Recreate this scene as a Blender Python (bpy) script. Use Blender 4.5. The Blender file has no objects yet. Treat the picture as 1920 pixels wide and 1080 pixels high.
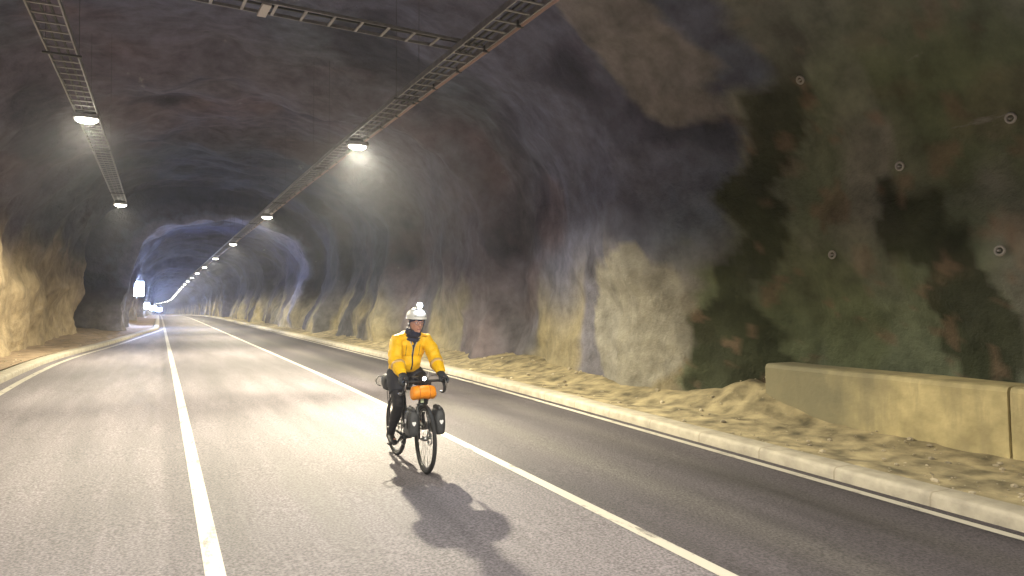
import bpy, bmesh, math, random
from mathutils import Vector, Matrix, noise
R = math.radians
sc = bpy.context.scene
C = sc.collection
random.seed(7)

# ------------------------------------------------------------------ camera, world, exposure
YAW, PITCH, HC = 26.46, 1.29, 1.64
cd = bpy.data.cameras.new('camera'); cam = bpy.data.objects.new('camera', cd); C.objects.link(cam)
cd.sensor_width = 36; cd.lens = 1330 / 1920 * 36; cd.clip_end = 2000; cd.clip_start = 0.05
cam.location = (0, 0, HC); cam.rotation_euler = (R(90 + PITCH), 0, R(-YAW))
sc.camera = cam
w = bpy.data.worlds.new('World'); sc.world = w; w.use_nodes = True
w.node_tree.nodes['Background'].inputs[0].default_value = (0.25, 0.3, 0.45, 1)
w.node_tree.nodes['Background'].inputs[1].default_value = 0.05      # night outside the portal
sc.view_settings.view_transform = 'Standard'; sc.view_settings.look = 'None'
sc.view_settings.exposure = 0.08; sc.view_settings.gamma = 1
LAMP_W = 1500

# ------------------------------------------------------------------ helpers
def smooth(a, b, t):
    t = min(1, max(0, (t - a) / (b - a))); return t * t * (3 - 2 * t)
def lerp(a, b, t): return a + (b - a) * t
def keys(ks, y):
    if y <= ks[0][0]: return ks[0][1]
    for (a, va), (b, vb) in zip(ks, ks[1:]):
        if y <= b: return lerp(va, vb, (y - a) / (b - a)) if b > a else vb
    return ks[-1][1]
def sp(t, k): # softplus with width k
    return k * math.log1p(math.exp(min(60, t / k)))
def zr(y): # height of the road along the tunnel
    return -0.015 * sp(14 - y, 2.0) - 0.0125 * sp(y - 102, 12)
def cx(y): # sideways shift of the tunnel axis
    return -0.00030 * max(0, y - 215) ** 2
def n3(x, y, z): return noise.noise(Vector((x, y, z)))
def fbm(x, y, z, o=3):
    s, a = 0, 1
    for i in range(o):
        s += a * noise.noise(Vector((x, y, z))); a *= .5; x *= 2.03; y *= 2.03; z *= 2.03
    return s

def mesh_obj(name, verts, faces, mat=None, parent=None, smooth_=False):
    me = bpy.data.meshes.new(name); me.from_pydata([tuple(v) for v in verts], [], faces); me.update()
    if smooth_: me.shade_smooth()
    if mat: me.materials.append(mat)
    o = bpy.data.objects.new(name, me); C.objects.link(o)
    if parent: o.parent = parent
    return o
def tag(o, label=None, cat=None, group=None, kind=None):
    if label: o['label'] = label
    if cat: o['category'] = cat
    if group: o['group'] = group
    if kind: o['kind'] = kind
    return o
def empty(name, loc, rz=0):
    o = bpy.data.objects.new(name, None); C.objects.link(o); o.location = loc; o.rotation_euler = (0, 0, rz)
    o.empty_display_size = .1
    return o
def copy_tree(o, parent=None):
    c = o.copy(); C.objects.link(c)
    if parent: c.parent = parent
    for ch in list(o.children): copy_tree(ch, c)
    return c

class MB:
    def __init__(s): s.v = []; s.f = []
    def add(s, vs, fs):
        n = len(s.v); s.v += [Vector(v) for v in vs]; s.f += [tuple(i + n for i in f) for f in fs]; return s
    def box(s, c, d, rot=None, bev=0.0):
        bm = bmesh.new(); bmesh.ops.create_cube(bm, size=1)
        bmesh.ops.scale(bm, vec=d, verts=bm.verts)
        if bev: bmesh.ops.bevel(bm, geom=bm.edges[:], offset=bev, segments=2, affect='EDGES', profile=.6)
        M = Matrix.Translation(Vector(c)) @ (rot.to_4x4() if rot else Matrix())
        bm.verts.ensure_lookup_table()
        s.add([M @ v.co for v in bm.verts], [[v.index for v in f.verts] for f in bm.faces]); bm.free(); return s
    def tube(s, pts, r, seg=8, closed=False, squash=1.0, up=None, caps=True):
        """swept tube; r a number or list; elliptical: r along side, r*squash along the other axis"""
        pts = [Vector(p) for p in pts]; n = len(pts)
        rs = r if isinstance(r, (list, tuple)) else [r] * n
        sq = squash if isinstance(squash, (list, tuple)) else [squash] * n
        rings = []; prev = Vector(up) if up else None
        for i, p in enumerate(pts):
            if closed: t = pts[(i + 1) % n] - pts[i - 1]
            else: t = pts[min(n - 1, i + 1)] - pts[max(0, i - 1)]
            t.normalize()
            if prev is None: prev = Vector((0, 0, 1)) if abs(t.z) < .9 else Vector((1, 0, 0))
            a = prev - t * prev.dot(t)
            if a.length < 1e-4: a = t.orthogonal()
            a.normalize(); b = t.cross(a); prev = a
            rings.append([p + b * (rs[i] * math.cos(q)) + a * (rs[i] * sq[i] * math.sin(q)) for q in [2 * math.pi * k / seg for k in range(seg)]])
        vs = [v for rg in rings for v in rg]; fs = []
        m = n if closed else n - 1
        for i in range(m):
            j = (i + 1) % n
            for k in range(seg):
                l = (k + 1) % seg
                fs.append((i * seg + k, i * seg + l, j * seg + l, j * seg + k))
        if not closed and caps:
            fs.append(tuple(reversed(range(seg)))); fs.append(tuple((n - 1) * seg + k for k in range(seg)))
        return s.add(vs, fs)
    def ball(s, c, r, seg=16, rings=10, M=None):
        r = r if isinstance(r, (list, tuple)) else (r, r, r)
        vs = []; fs = []
        vs.append((0, 0, r[2]))
        for i in range(1, rings):
            th = math.pi * i / rings
            for k in range(seg):
                q = 2 * math.pi * k / seg; vs.append((r[0] * math.sin(th) * math.cos(q), r[1] * math.sin(th) * math.sin(q), r[2] * math.cos(th)))
        vs.append((0, 0, -r[2])); e = len(vs) - 1
        for k in range(seg):
            l = (k + 1) % seg; fs.append((0, 1 + k, 1 + l)); fs.append((e, 1 + (rings - 2) * seg + l, 1 + (rings - 2) * seg + k))
            for i in range(rings - 2): fs.append((1 + i * seg + k, 1 + (i + 1) * seg + k, 1 + (i + 1) * seg + l, 1 + i * seg + l))
        M = M or Matrix()
        return s.add([Vector(c) + (M @ Vector(v)) for v in vs], fs)
    def build(s, name, mat=None, parent=None, smooth_=True, voxel=0, smoothing=0, disp=None):
        o = mesh_obj(name, s.v, s.f, mat, parent, smooth_)
        if voxel:
            m = o.modifiers.new('r', 'REMESH'); m.mode = 'VOXEL'; m.voxel_size = voxel; m.use_smooth_shade = True
            if smoothing:
                k = o.modifiers.new('s', 'SMOOTH'); k.factor = .5; k.iterations = smoothing
            dg = bpy.context.evaluated_depsgraph_get(); ev = o.evaluated_get(dg)
            me = bpy.data.meshes.new_from_object(ev); old = o.data; o.modifiers.clear(); o.data = me; bpy.data.meshes.remove(old)
            me.materials.clear(); me.materials.append(mat); me.name = name
        if disp:
            for v in o.data.vertices: v.co = disp(v.co, v.normal)
        if smooth_ : o.data.shade_smooth()
        return o

# ------------------------------------------------------------------ materials
def mat(name, col, rough=.6, metal=0.0, emit=None, es=0, spec=.5, noise_amt=0.0, noise_scale=10, bump=0, bump_scale=40, attr=None):
    m = bpy.data.materials.new(name); m.use_nodes = True; nt = m.node_tree; N = nt.nodes; L = nt.links
    b = N['Principled BSDF']; b.inputs['Base Color'].default_value = (*col, 1); b.inputs['Roughness'].default_value = rough
    b.inputs['Metallic'].default_value = metal; b.inputs['Specular IOR Level'].default_value = spec
    if emit: b.inputs['Emission Color'].default_value = (*emit, 1); b.inputs['Emission Strength'].default_value = es
    tc = N.new('ShaderNodeTexCoord')
    if noise_amt:
        nz = N.new('ShaderNodeTexNoise'); nz.inputs['Scale'].default_value = noise_scale; nz.inputs['Detail'].default_value = 6
        L.new(tc.outputs['Object'], nz.inputs['Vector'])
        mr = N.new('ShaderNodeMapRange'); mr.inputs[1].default_value = .3; mr.inputs[2].default_value = .7
        mr.inputs[3].default_value = 1 - noise_amt; mr.inputs[4].default_value = 1 + noise_amt
        L.new(nz.outputs['Fac'], mr.inputs[0])
        mx = N.new('ShaderNodeMix'); mx.data_type = 'RGBA'; mx.blend_type = 'MULTIPLY'; mx.inputs[0].default_value = 1
        mx.inputs[6].default_value = (*col, 1); L.new(mr.outputs[0], mx.inputs[7]); L.new(mx.outputs[2], b.inputs['Base Color'])
    if bump:
        nz2 = N.new('ShaderNodeTexNoise'); nz2.inputs['Scale'].default_value = bump_scale; nz2.inputs['Detail'].default_value = 4
        L.new(tc.outputs['Object'], nz2.inputs['Vector'])
        bp = N.new('ShaderNodeBump'); bp.inputs['Strength'].default_value = bump; bp.inputs['Distance'].default_value = .01
        L.new(nz2.outputs['Fac'], bp.inputs['Height']); L.new(bp.outputs[0], b.inputs['Normal'])
    return m

def rock_mat():
    m = bpy.data.materials.new('rock'); m.use_nodes = True; nt = m.node_tree; N = nt.nodes; L = nt.links
    b = N['Principled BSDF']; b.inputs['Roughness'].default_value = .85; b.inputs['Specular IOR Level'].default_value = .25
    at = N.new('ShaderNodeAttribute'); at.attribute_name = 'tint'
    tc = N.new('ShaderNodeTexCoord')
    nz = N.new('ShaderNodeTexNoise'); nz.inputs['Scale'].default_value = 2.2; nz.inputs['Detail'].default_value = 9; nz.inputs['Roughness'].default_value = .62
    L.new(tc.outputs['Object'], nz.inputs['Vector'])
    mr = N.new('ShaderNodeMapRange'); mr.inputs[1].default_value = .3; mr.inputs[2].default_value = .72; mr.inputs[3].default_value = .62; mr.inputs[4].default_value = 1.38
    L.new(nz.outputs['Fac'], mr.inputs[0])
    mx = N.new('ShaderNodeMix'); mx.data_type = 'RGBA'; mx.blend_type = 'MULTIPLY'; mx.inputs[0].default_value = 1
    L.new(at.outputs['Color'], mx.inputs[6]); L.new(mr.outputs[0], mx.inputs[7])
    # pale mineral flecks
    n2 = N.new('ShaderNodeTexNoise'); n2.inputs['Scale'].default_value = 1.3; n2.inputs['Detail'].default_value = 8; n2.inputs['Roughness'].default_value = .7
    mp = N.new('ShaderNodeMapping'); mp.inputs['Scale'].default_value = (1, .35, 1.6); mp.inputs['Location'].default_value = (9, 4, 2)
    L.new(tc.outputs['Object'], mp.inputs['Vector']); L.new(mp.outputs[0], n2.inputs['Vector'])
    r2 = N.new('ShaderNodeMapRange'); r2.inputs[1].default_value = .66; r2.inputs[2].default_value = .74; r2.inputs[4].default_value = .5
    L.new(n2.outputs['Fac'], r2.inputs[0])
    m2 = N.new('ShaderNodeMix'); m2.data_type = 'RGBA'; L.new(r2.outputs[0], m2.inputs[0]); L.new(mx.outputs[2], m2.inputs[6])
    m2.inputs[7].default_value = (.36, .34, .34, 1); L.new(m2.outputs[2], b.inputs['Base Color'])
    n4 = N.new('ShaderNodeTexNoise'); n4.inputs['Scale'].default_value = 5; n4.inputs['Detail'].default_value = 10; n4.inputs['Roughness'].default_value = .6
    L.new(tc.outputs['Object'], n4.inputs['Vector'])
    bp = N.new('ShaderNodeBump'); bp.inputs['Strength'].default_value = .55; bp.inputs['Distance'].default_value = .12
    L.new(n4.outputs['Fac'], bp.inputs['Height'])
    n5 = N.new('ShaderNodeTexNoise'); n5.inputs['Scale'].default_value = 24; n5.inputs['Detail'].default_value = 6; n5.inputs['Roughness'].default_value = .7
    L.new(tc.outputs['Object'], n5.inputs['Vector'])
    b2 = N.new('ShaderNodeBump'); b2.inputs['Strength'].default_value = .6; b2.inputs['Distance'].default_value = .03
    L.new(n5.outputs['Fac'], b2.inputs['Height']); L.new(bp.outputs[0], b2.inputs['Normal']); L.new(b2.outputs[0], b.inputs['Normal'])
    return m

def asphalt_mat():
    m = bpy.data.materials.new('asphalt'); m.use_nodes = True; nt = m.node_tree; N = nt.nodes; L = nt.links
    b = N['Principled BSDF']; b.inputs['Specular IOR Level'].default_value = .22
    tc = N.new('ShaderNodeTexCoord'); at = N.new('ShaderNodeAttribute'); at.attribute_name = 'tint'
    # long worn streaks along the driving direction
    mp = N.new('ShaderNodeMapping'); mp.inputs['Scale'].default_value = (2.2, .22, 1)
    L.new(tc.outputs['Object'], mp.inputs['Vector'])
    nz = N.new('ShaderNodeTexNoise'); nz.inputs['Scale'].default_value = 1; nz.inputs['Detail'].default_value = 7; nz.inputs['Roughness'].default_value = .6
    L.new(mp.outputs[0], nz.inputs['Vector'])
    mr = N.new('ShaderNodeMapRange'); mr.inputs[1].default_value = .3; mr.inputs[2].default_value = .7; mr.inputs[3].default_value = .66; mr.inputs[4].default_value = 1.35
    L.new(nz.outputs['Fac'], mr.inputs[0])
    st = N.new('ShaderNodeTexNoise'); st.inputs['Scale'].default_value = 48; st.inputs['Detail'].default_value = 3
    L.new(tc.outputs['Object'], st.inputs['Vector'])
    ms = N.new('ShaderNodeMapRange'); ms.inputs[1].default_value = .35; ms.inputs[2].default_value = .7; ms.inputs[3].default_value = .62; ms.inputs[4].default_value = 1.5
    L.new(st.outputs['Fac'], ms.inputs[0])
    mu = N.new('ShaderNodeMath'); mu.operation = 'MULTIPLY'; L.new(mr.outputs[0], mu.inputs[0]); L.new(ms.outputs[0], mu.inputs[1])
    mx = N.new('ShaderNodeMix'); mx.data_type = 'RGBA'; mx.blend_type = 'MULTIPLY'; mx.inputs[0].default_value = 1
    L.new(at.outputs['Color'], mx.inputs[6]); L.new(mu.outputs[0], mx.inputs[7]); L.new(mx.outputs[2], b.inputs['Base Color'])
    rr = N.new('ShaderNodeMapRange'); rr.inputs[1].default_value = .3; rr.inputs[2].default_value = .7; rr.inputs[3].default_value = .64; rr.inputs[4].default_value = .80
    L.new(nz.outputs['Fac'], rr.inputs[0]); L.new(rr.outputs[0], b.inputs['Roughness'])
    vb = N.new('ShaderNodeTexNoise'); vb.inputs['Scale'].default_value = 26; vb.inputs['Detail'].default_value = 5; vb.inputs['Roughness'].default_value = .75; L.new(tc.outputs['Object'], vb.inputs['Vector'])
    bp = N.new('ShaderNodeBump'); bp.inputs['Strength'].default_value = .75; bp.inputs['Distance'].default_value = .02
    L.new(vb.outputs['Fac'], bp.inputs['Height']); L.new(bp.outputs[0], b.inputs['Normal'])
    return m

def paint_mat():
    m = bpy.data.materials.new('road paint'); m.use_nodes = True; nt = m.node_tree; N = nt.nodes; L = nt.links
    b = N['Principled BSDF']; b.inputs['Roughness'].default_value = .6
    tc = N.new('ShaderNodeTexCoord')
    mp = N.new('ShaderNodeMapping'); mp.inputs['Scale'].default_value = (3, 1, 1); L.new(tc.outputs['Object'], mp.inputs['Vector'])
    nz = N.new('ShaderNodeTexNoise'); nz.inputs['Scale'].default_value = 2.2; nz.inputs['Detail'].default_value = 9; nz.inputs['Roughness'].default_value = .72
    L.new(mp.outputs[0], nz.inputs['Vector'])
    cr = N.new('ShaderNodeValToRGB'); cr.color_ramp.elements[0].position = .37; cr.color_ramp.elements[0].color = (.14, .13, .12, 1)
    cr.color_ramp.elements[1].position = .46; cr.color_ramp.elements[1].color = (.40, .375, .32, 1)
    L.new(nz.outputs['Fac'], cr.inputs[0]); L.new(cr.outputs[0], b.inputs['Base Color'])
    return m

M_rock = rock_mat(); M_asph = asphalt_mat(); M_paint = paint_mat()
M_kerb = mat('kerb concrete', (.37, .335, .265), .8, noise_amt=.22, noise_scale=6, bump=.5, bump_scale=30)
M_conc = mat('barrier concrete', (.50, .42, .22), .85, noise_amt=.3, noise_scale=3.5, bump=.6, bump_scale=18)
def y_joints(m, pitch, w_):
    nt = m.node_tree; N = nt.nodes; L = nt.links; b = N['Principled BSDF']
    src = b.inputs['Base Color'].links[0].from_socket
    tc = N.new('ShaderNodeTexCoord'); sx = N.new('ShaderNodeSeparateXYZ'); L.new(tc.outputs['Object'], sx.inputs[0])
    md = N.new('ShaderNodeMath'); md.operation = 'PINGPONG'; md.inputs[1].default_value = pitch / 2; L.new(sx.outputs['Y'], md.inputs[0])
    lt = N.new('ShaderNodeMath'); lt.operation = 'LESS_THAN'; lt.inputs[1].default_value = w_; L.new(md.outputs[0], lt.inputs[0])
    mx = N.new('ShaderNodeMix'); mx.data_type = 'RGBA'; L.new(lt.outputs[0], mx.inputs[0]); L.new(src, mx.inputs[6]); mx.inputs[7].default_value = (.27, .235, .175, 1)
    L.new(mx.outputs[2], b.inputs['Base Color'])
y_joints(M_kerb, 1.0, .008)
def stains(m, col):
    nt = m.node_tree; N = nt.nodes; L = nt.links; b = N['Principled BSDF']
    src = b.inputs['Base Color'].links[0].from_socket
    tc = N.new('ShaderNodeTexCoord'); mp = N.new('ShaderNodeMapping'); mp.inputs['Scale'].default_value = (1, 5, .9); L.new(tc.outputs['Object'], mp.inputs['Vector'])
    nz = N.new('ShaderNodeTexNoise'); nz.inputs['Scale'].default_value = 1.1; nz.inputs['Detail'].default_value = 8; nz.inputs['Roughness'].default_value = .65; L.new(mp.outputs[0], nz.inputs['Vector'])
    mr = N.new('ShaderNodeMapRange'); mr.inputs[1].default_value = .50; mr.inputs[2].default_value = .66; mr.inputs[4].default_value = .7; L.new(nz.outputs['Fac'], mr.inputs[0])
    mx = N.new('ShaderNodeMix'); mx.data_type = 'RGBA'; L.new(mr.outputs[0], mx.inputs[0]); L.new(src, mx.inputs[6]); mx.inputs[7].default_value = (*col, 1)
    L.new(mx.outputs[2], b.inputs['Base Color'])
stains(M_conc, (.38, .32, .18))
def far_stain(m):
    nt = m.node_tree; N = nt.nodes; L = nt.links; b = N['Principled BSDF']; src = b.inputs['Base Color'].links[0].from_socket
    tc = N.new('ShaderNodeTexCoord'); sx = N.new('ShaderNodeSeparateXYZ'); L.new(tc.outputs['Object'], sx.inputs[0])
    nz = N.new('ShaderNodeTexNoise'); nz.inputs['Scale'].default_value = 1.6; nz.inputs['Detail'].default_value = 6; L.new(tc.outputs['Object'], nz.inputs['Vector'])
    ma = N.new('ShaderNodeMath'); ma.operation = 'MULTIPLY_ADD'; ma.inputs[1].default_value = 2.4; L.new(nz.outputs['Fac'], ma.inputs[0]); L.new(sx.outputs['Y'], ma.inputs[2])
    mr = N.new('ShaderNodeMapRange'); mr.inputs[1].default_value = 6.7; mr.inputs[2].default_value = 7.9; mr.inputs[4].default_value = .85; L.new(ma.outputs[0], mr.inputs[0])
    mx = N.new('ShaderNodeMix'); mx.data_type = 'RGBA'; L.new(mr.outputs[0], mx.inputs[0]); L.new(src, mx.inputs[6]); mx.inputs[7].default_value = (.17, .16, .105, 1)
    L.new(mx.outputs[2], b.inputs['Base Color'])
far_stain(M_conc)
M_steel = mat('galvanised steel', (.30, .29, .29), .5, .6, noise_amt=.2, noise_scale=8)
M_dark = mat('dark fitting', (.05, .05, .05), .6)
M_cable = mat('cable', (.30, .19, .16), .6)
M_lens = mat('lamp lens', (.9, .9, .85), .3, emit=(1, .95, .80), es=28)
M_sign = mat('lit panel', (.9, .9, .9), .4, emit=(.48, .60, 1), es=550)
M_box = mat('cabinet white', (.6, .62, .65), .5)
M_plate = mat('bolt plate', (.45, .42, .40), .5, .3)

# ------------------------------------------------------------------ tunnel
RIGHT = [(-40, 8.2), (-6, 8.6), (-1, 8.3), (7.4, 8.75), (8.6, 7.95), (10.4, 7.65), (16.6, 8.4), (17.4, 7.6), (25.8, 8.3), (26.8, 7.35), (36.6, 8.0), (37.6, 7.2), (44.3, 7.7), (45.3, 7.3), (62, 7.7), (63, 7.1),
         (74, 7.6), (75, 7.1), (90, 7.6), (91, 6.8), (120, 7.2), (500, 7.2)]
LEFT = [(-40, -4.6), (5, -5.2), (16, -4.9), (21, -4.5), (24, -4.2), (40, -3.7), (42, -3.8), (43.0, -5.2), (44.6, -5.2), (45.4, -1.75), (60, -2.0), (70, -2.4), (71, -1.9), (90, -2.3), (91, -1.7), (500, -1.9)]
TOP = [(-40, 6.7), (8, 6.9), (16.5, 7.3), (17.5, 7.0), (26, 7.5), (27, 7.3), (36, 7.9), (44.4, 8.3), (45.4, 6.7), (60, 6.9), (89, 7.0), (91, 5.9), (120, 6.2), (500, 6.2)]
BULGE = [(-40, 0), (12, .2), (20, .7), (30, 1.5), (44.4, 2.3), (45.4, 1.5), (89, 1.5), (91, .7), (500, .7)]
def rock_prof(s, y):
    xr, xl, h = keys(RIGHT, y), keys(LEFT, y), keys(TOP, y)
    zs = 2.3; xc = (xr + xl) / 2; a = (xr - xl) / 2
    bu = keys(BULGE, y) * smooth(0.08, .30, s) * smooth(.56, .33, s)
    if s < .2:
        t = s / .2; z = lerp(-.5, zs, t); return xr + .25 * math.sin(t * math.pi) - .2 + bu, z, Vector((-1, 0, 0))
    if s > .8:
        t = (1 - s) / .2; z = lerp(-.5, zs, t); return xl - .25 * math.sin(t * math.pi) + .2, z, Vector((1, 0, 0))
    q = (s - .2) / .6 * math.pi
    c, sn = math.cos(q), math.sin(q)
    x = xc + (a - .2) * math.copysign(abs(c) ** .85, c); z = zs + (h - zs) * abs(sn) ** .85
    return x + bu, z, Vector((-c, 0, -sn)).normalized()
def rock_at(s, y):
    x, z, n = rock_prof(s, y)
    far = 1 if y < 60 else .7
    d = .36 * far * fbm(x * .35 + 3, y * .28, z * .35, 2) + .13 * fbm(x * .9, y * .8, z * .9 + 5, 3) + .05 * abs(fbm(x * 2.6, y * 2.6, z * 2.6 + 5, 2))
    r = 1 - abs(n3(x * .55 + 11, y * .45, z * .55)) * 2.2
    d += .12 * max(0, r) - .05
    if y > -2 and y < 16: d *= .7
    return Vector((x + cx(y), y, z + zr(y))) + n * d, n
def rock_tint(p, s, y):
    x, z = p.x - cx(y), p.z - zr(y)
    a = fbm(x * .22, y * .22, z * .3 + 20, 3); b2 = fbm(x * .3 + 40, y * .25, z * .3, 3)
    violet = Vector((.13, .135, .20)); brown = Vector((.145, .115, .145)); grey = Vector((.12, .14, .19)); black = Vector((.045, .045, .07))
    dk = 1 - .35 * smooth(16, 30, y) - .30 * smooth(42.5, 46, y); violet = violet.lerp(Vector((.14, .14, .29)), smooth(38, 44, y)); brown = brown.lerp(violet, smooth(38, 44, y)); grey = grey.lerp(violet, smooth(38, 44, y)); violet *= dk; brown *= dk; grey *= dk; black *= dk  # far gloom put into the colour: upper rock darker and bluer further in
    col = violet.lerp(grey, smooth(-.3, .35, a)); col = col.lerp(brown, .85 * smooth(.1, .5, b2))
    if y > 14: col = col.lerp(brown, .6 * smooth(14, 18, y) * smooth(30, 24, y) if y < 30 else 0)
    if 43 < y < 50: col = col.lerp(Vector((.26, .27, .40)), smooth(44.9, 45.3, y) * smooth(50, 46.5, y))  # glow on the arch ring painted in as paler violet rock
    col = col.lerp(black, .6 * smooth(24, 32, y) * smooth(45.6, 45.2, y))  # shade in front of the arch painted in as near-black rock
    col = col.lerp(black, .75 * smooth(.12, .5, fbm(x * .4, y * .3 + 9, z * .45, 3)))
    # pale tan lower walls
    edge = 3.0 + 1.0 * fbm(y * .4, 3, 0, 2) + (1.6 if (x < 0 and 20 < y < 43) else 0)
    low = smooth(edge, edge - 1.9, z)
    tan = Vector((.31, .265, .155)).lerp(Vector((.23, .21, .15)), smooth(-.3, .3, b2))
    if x < 0 and y < 43: tan = Vector((.42, .33, .20))
    if 43 < y < 60 and x < 0: low *= .5
    if x > 0 and y > 11: low *= .22 + .78 * smooth(-.12, .12, n3(y * .33 + 1.7, 7, z * .12) + .3 * n3(y * 1.2, z * .8, 2))  # lit and shaded rock steps imitated by varying the tan
    col = col.lerp(tan, low * .9)
    # damp mossy rock behind the concrete blocks
    side = smooth(3.2, 5.0, x)
    ge = 9.3 - .55 * max(0, z - 2.6) + .9 * fbm(z * .9, 2, y * .5, 3); gy = smooth(ge, ge - .35, y)
    moss = Vector((.165, .19, .125)).lerp(Vector((.22, .215, .185)), smooth(-.3, .4, fbm(x * .5, y * .5, z * .5 + 7, 3)))
    moss = moss.lerp(Vector((.30, .23, .175)), .5 * smooth(.33, .5, fbm(x * 1.1, y * 1.1, z * 1.1 + 31, 2)))
    w_ = .35 * fbm(y * 1.3, z * 1.0, 4, 4)
    dk_ = max(smooth(.5, .2, abs(y - 5.15 - .12 * (z - 2) + w_)) * smooth(3.0, 2.4, z), smooth(.7, .3, math.hypot(y - 5.75 + w_, (z - 2.75 + w_) / 1.1)), smooth(.75, .25, abs(y - (ge - .75) + w_)) * .8)
    dk_ = smooth(.15, .6, dk_)
    moss = moss.lerp(Vector((.12, .14, .07)), .6 * smooth(.12, .35, fbm(x * .45 + 5, y * .9, z * .35, 4)))
    moss = moss.lerp(Vector((.034, .040, .020)), .84 * dk_)
    moss = moss.lerp(Vector((.25, .165, .115)), .5 * smooth(.32, .46, fbm(x * 2.3, y * 2.3, z * 2.3 + 3, 3)))
    moss = moss.lerp(Vector((.21, .215, .205)), .7 * smooth(4.4, 6.0, z + 1.2 * n3(y * .4, z * .4, 2)))
    col = col.lerp(moss, side * gy)
    # pale sprayed concrete bulge
    e = ((y - 10.6) / 1.35) ** 2 + ((z - 1.35) / 1.35) ** 2 + .5 * n3(y * 1.5, z * 1.5, 3)
    if x > 4: col = col.lerp(Vector((.31, .295, .25)), smooth(1.08, .9, e) * .9)
    e2 = ((y - 8.7) / .8) ** 2 + ((z - 5.6) / 1.1) ** 2 + .8 * n3(y * 1.5, z * 1.5, 9)
    if x > 3: col = col.lerp(Vector((.235, .215, .21)), smooth(1.2, .8, e2 + .35 * fbm(y * 2.5, z * 2.5, 1, 3)) * .8)
    return col
def build_rock():
    ys = []; y = -34
    while y < 400:
        ys.append(y)
        y += .1 if 2 < y < 14 else (.3 if y <= 2 and y > -4 else (.8 if y <= -4 else min(2.5, .1 + (y - 14) * .008)))
    ss = [i / 260 for i in range(261)]
    vs = []; cols = []
    for y in ys:
        for s in ss:
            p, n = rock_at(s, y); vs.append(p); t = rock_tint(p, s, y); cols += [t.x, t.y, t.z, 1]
    m = len(ss)
    fs = [(i * m + j, i * m + j + 1, (i + 1) * m + j + 1, (i + 1) * m + j) for i in range(len(ys) - 1) for j in range(m - 1)]
    o = mesh_obj('tunnel_rock', vs, fs, M_rock, None, True)
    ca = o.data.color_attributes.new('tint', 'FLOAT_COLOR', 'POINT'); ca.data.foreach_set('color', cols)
    tag(o, kind='structure')
build_rock()

# ------------------------------------------------------------------ road, verges, kerbs, lines
XS, XM, XE = .35, 3.385, 5.95
LAYBY = [(-40, -2.9), (20, -2.9), (25, -2.7), (32, -1.8), (52, .05), (500, .05)]
def layx(y): # smoothed lay-by edge
    return (keys(LAYBY, y - 2) + keys(LAYBY, y) + keys(LAYBY, y + 2)) / 3
def ylist(fine=.5):
    ys = []; y = -34
    while y < 399: ys.append(y); y += fine if y < 30 else min(3, fine + (y - 30) * .02)
    return ys
def strip(name, cols_at, m, tint=None, ylst=None, smooth_=True):
    """cols_at(y) -> list of (x, z-over-road)"""
    ys = ylst or ylist(); vs = []; cc = []
    for y in ys:
        for (x, z) in cols_at(y):
            vs.append((x + cx(y), y, zr(y) + z))
            if tint: t = tint(x, y); cc += [t[0], t[1], t[2], 1]
    k = len(cols_at(ys[0]))
    fs = [(i * k + j, i * k + j + 1, (i + 1) * k + j + 1, (i + 1) * k + j) for i in range(len(ys) - 1) for j in range(k - 1)]
    o = mesh_obj(name, vs, fs, m, None, smooth_)
    if tint:
        ca = o.data.color_attributes.new('tint', 'FLOAT_COLOR', 'POINT'); ca.data.foreach_set('color', cc)
    return tag(o, kind='structure')
def road_tint(x, y):
    base = Vector((.130, .118, .128))
    if x < .12: base = Vector((.160, .145, .156))
    dark = Vector((.050, .044, .050))
    base = base.lerp(dark, smooth(XM - .05, XM + .1, x) * .9)
    base = base.lerp(dark, .35 * math.exp(-((x - .13) / .05) ** 2))           # joint between the two asphalt layings
    if XM < x: base = base.lerp(Vector((.085, .078, .075)), math.exp(-((x - 4.3) / .25) ** 2) * .7 + math.exp(-((x - 5.3) / .2) ** 2) * .4)
    return base
def road_cols(y):
    xl = layx(y); xs = [xl + (XE + .2 - xl) * i / 90 for i in range(91)]
    return [(x, 0) for x in xs]
strip('road', road_cols, M_asph, road_tint)
M_dirt = mat('verge grit', (.27, .225, .13), .95, noise_amt=.65, noise_scale=3.5, bump=1, bump_scale=25)
M_dirt2 = mat('pale verge grit', (.27, .20, .13), .95, noise_amt=.35, noise_scale=2.5, bump=1, bump_scale=25)
strip('ground', lambda y: [(-9, -.35), (13, -.35)], M_dirt)
def verge_r(y):
    out = []
    for i in range(24):
        t = i / 23; x = XE + .50 + t * 2.9
        z = .10 + .32 * smooth(0.15, .8, t) * (1 if y > 8 else .45) + .045 * fbm(x * 1.5, y * 1.2, 1, 4) * min(1, t * 6)
        z += .36 * math.exp(-((y - 7.75) / .75) ** 2 - ((x - 8.15) / .5) ** 2) * (1 + .5 * n3(x * 3, y * 3, 2)) + .03 * fbm(x * 6, y * 5, 4, 2) * min(1, t * 5)
        out.append((x, z))
    return out
def verge_l(y):
    out = []; k = layx(y) - .42
    for i in range(20):
        t = i / 19; x = k - t * 3.6
        out.append((x, .10 + .28 * smooth(.2, .9, t) + .05 * fbm(x * 1.5, y * 1.2, 8, 3) * min(1, t * 6)))
    return out
vy = ylist(.2)
tag(strip('verge_right', verge_r, M_dirt, ylst=vy)); tag(strip('verge_left', verge_l, M_dirt2, ylst=vy))
def kerb_cols(x0, sgn):
    return lambda y: [((x0(y)) + sgn * a, b + .006 * n3(y * .9, a * 9, 3)) for a, b in ((0, -.05), (.0, .085), (.02, .118), (.05, .125), (.30, .125), (.33, .11), (.34, -.02))]
strip('kerb_right', kerb_cols(lambda y: XE + .17, 1), M_kerb)
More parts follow.
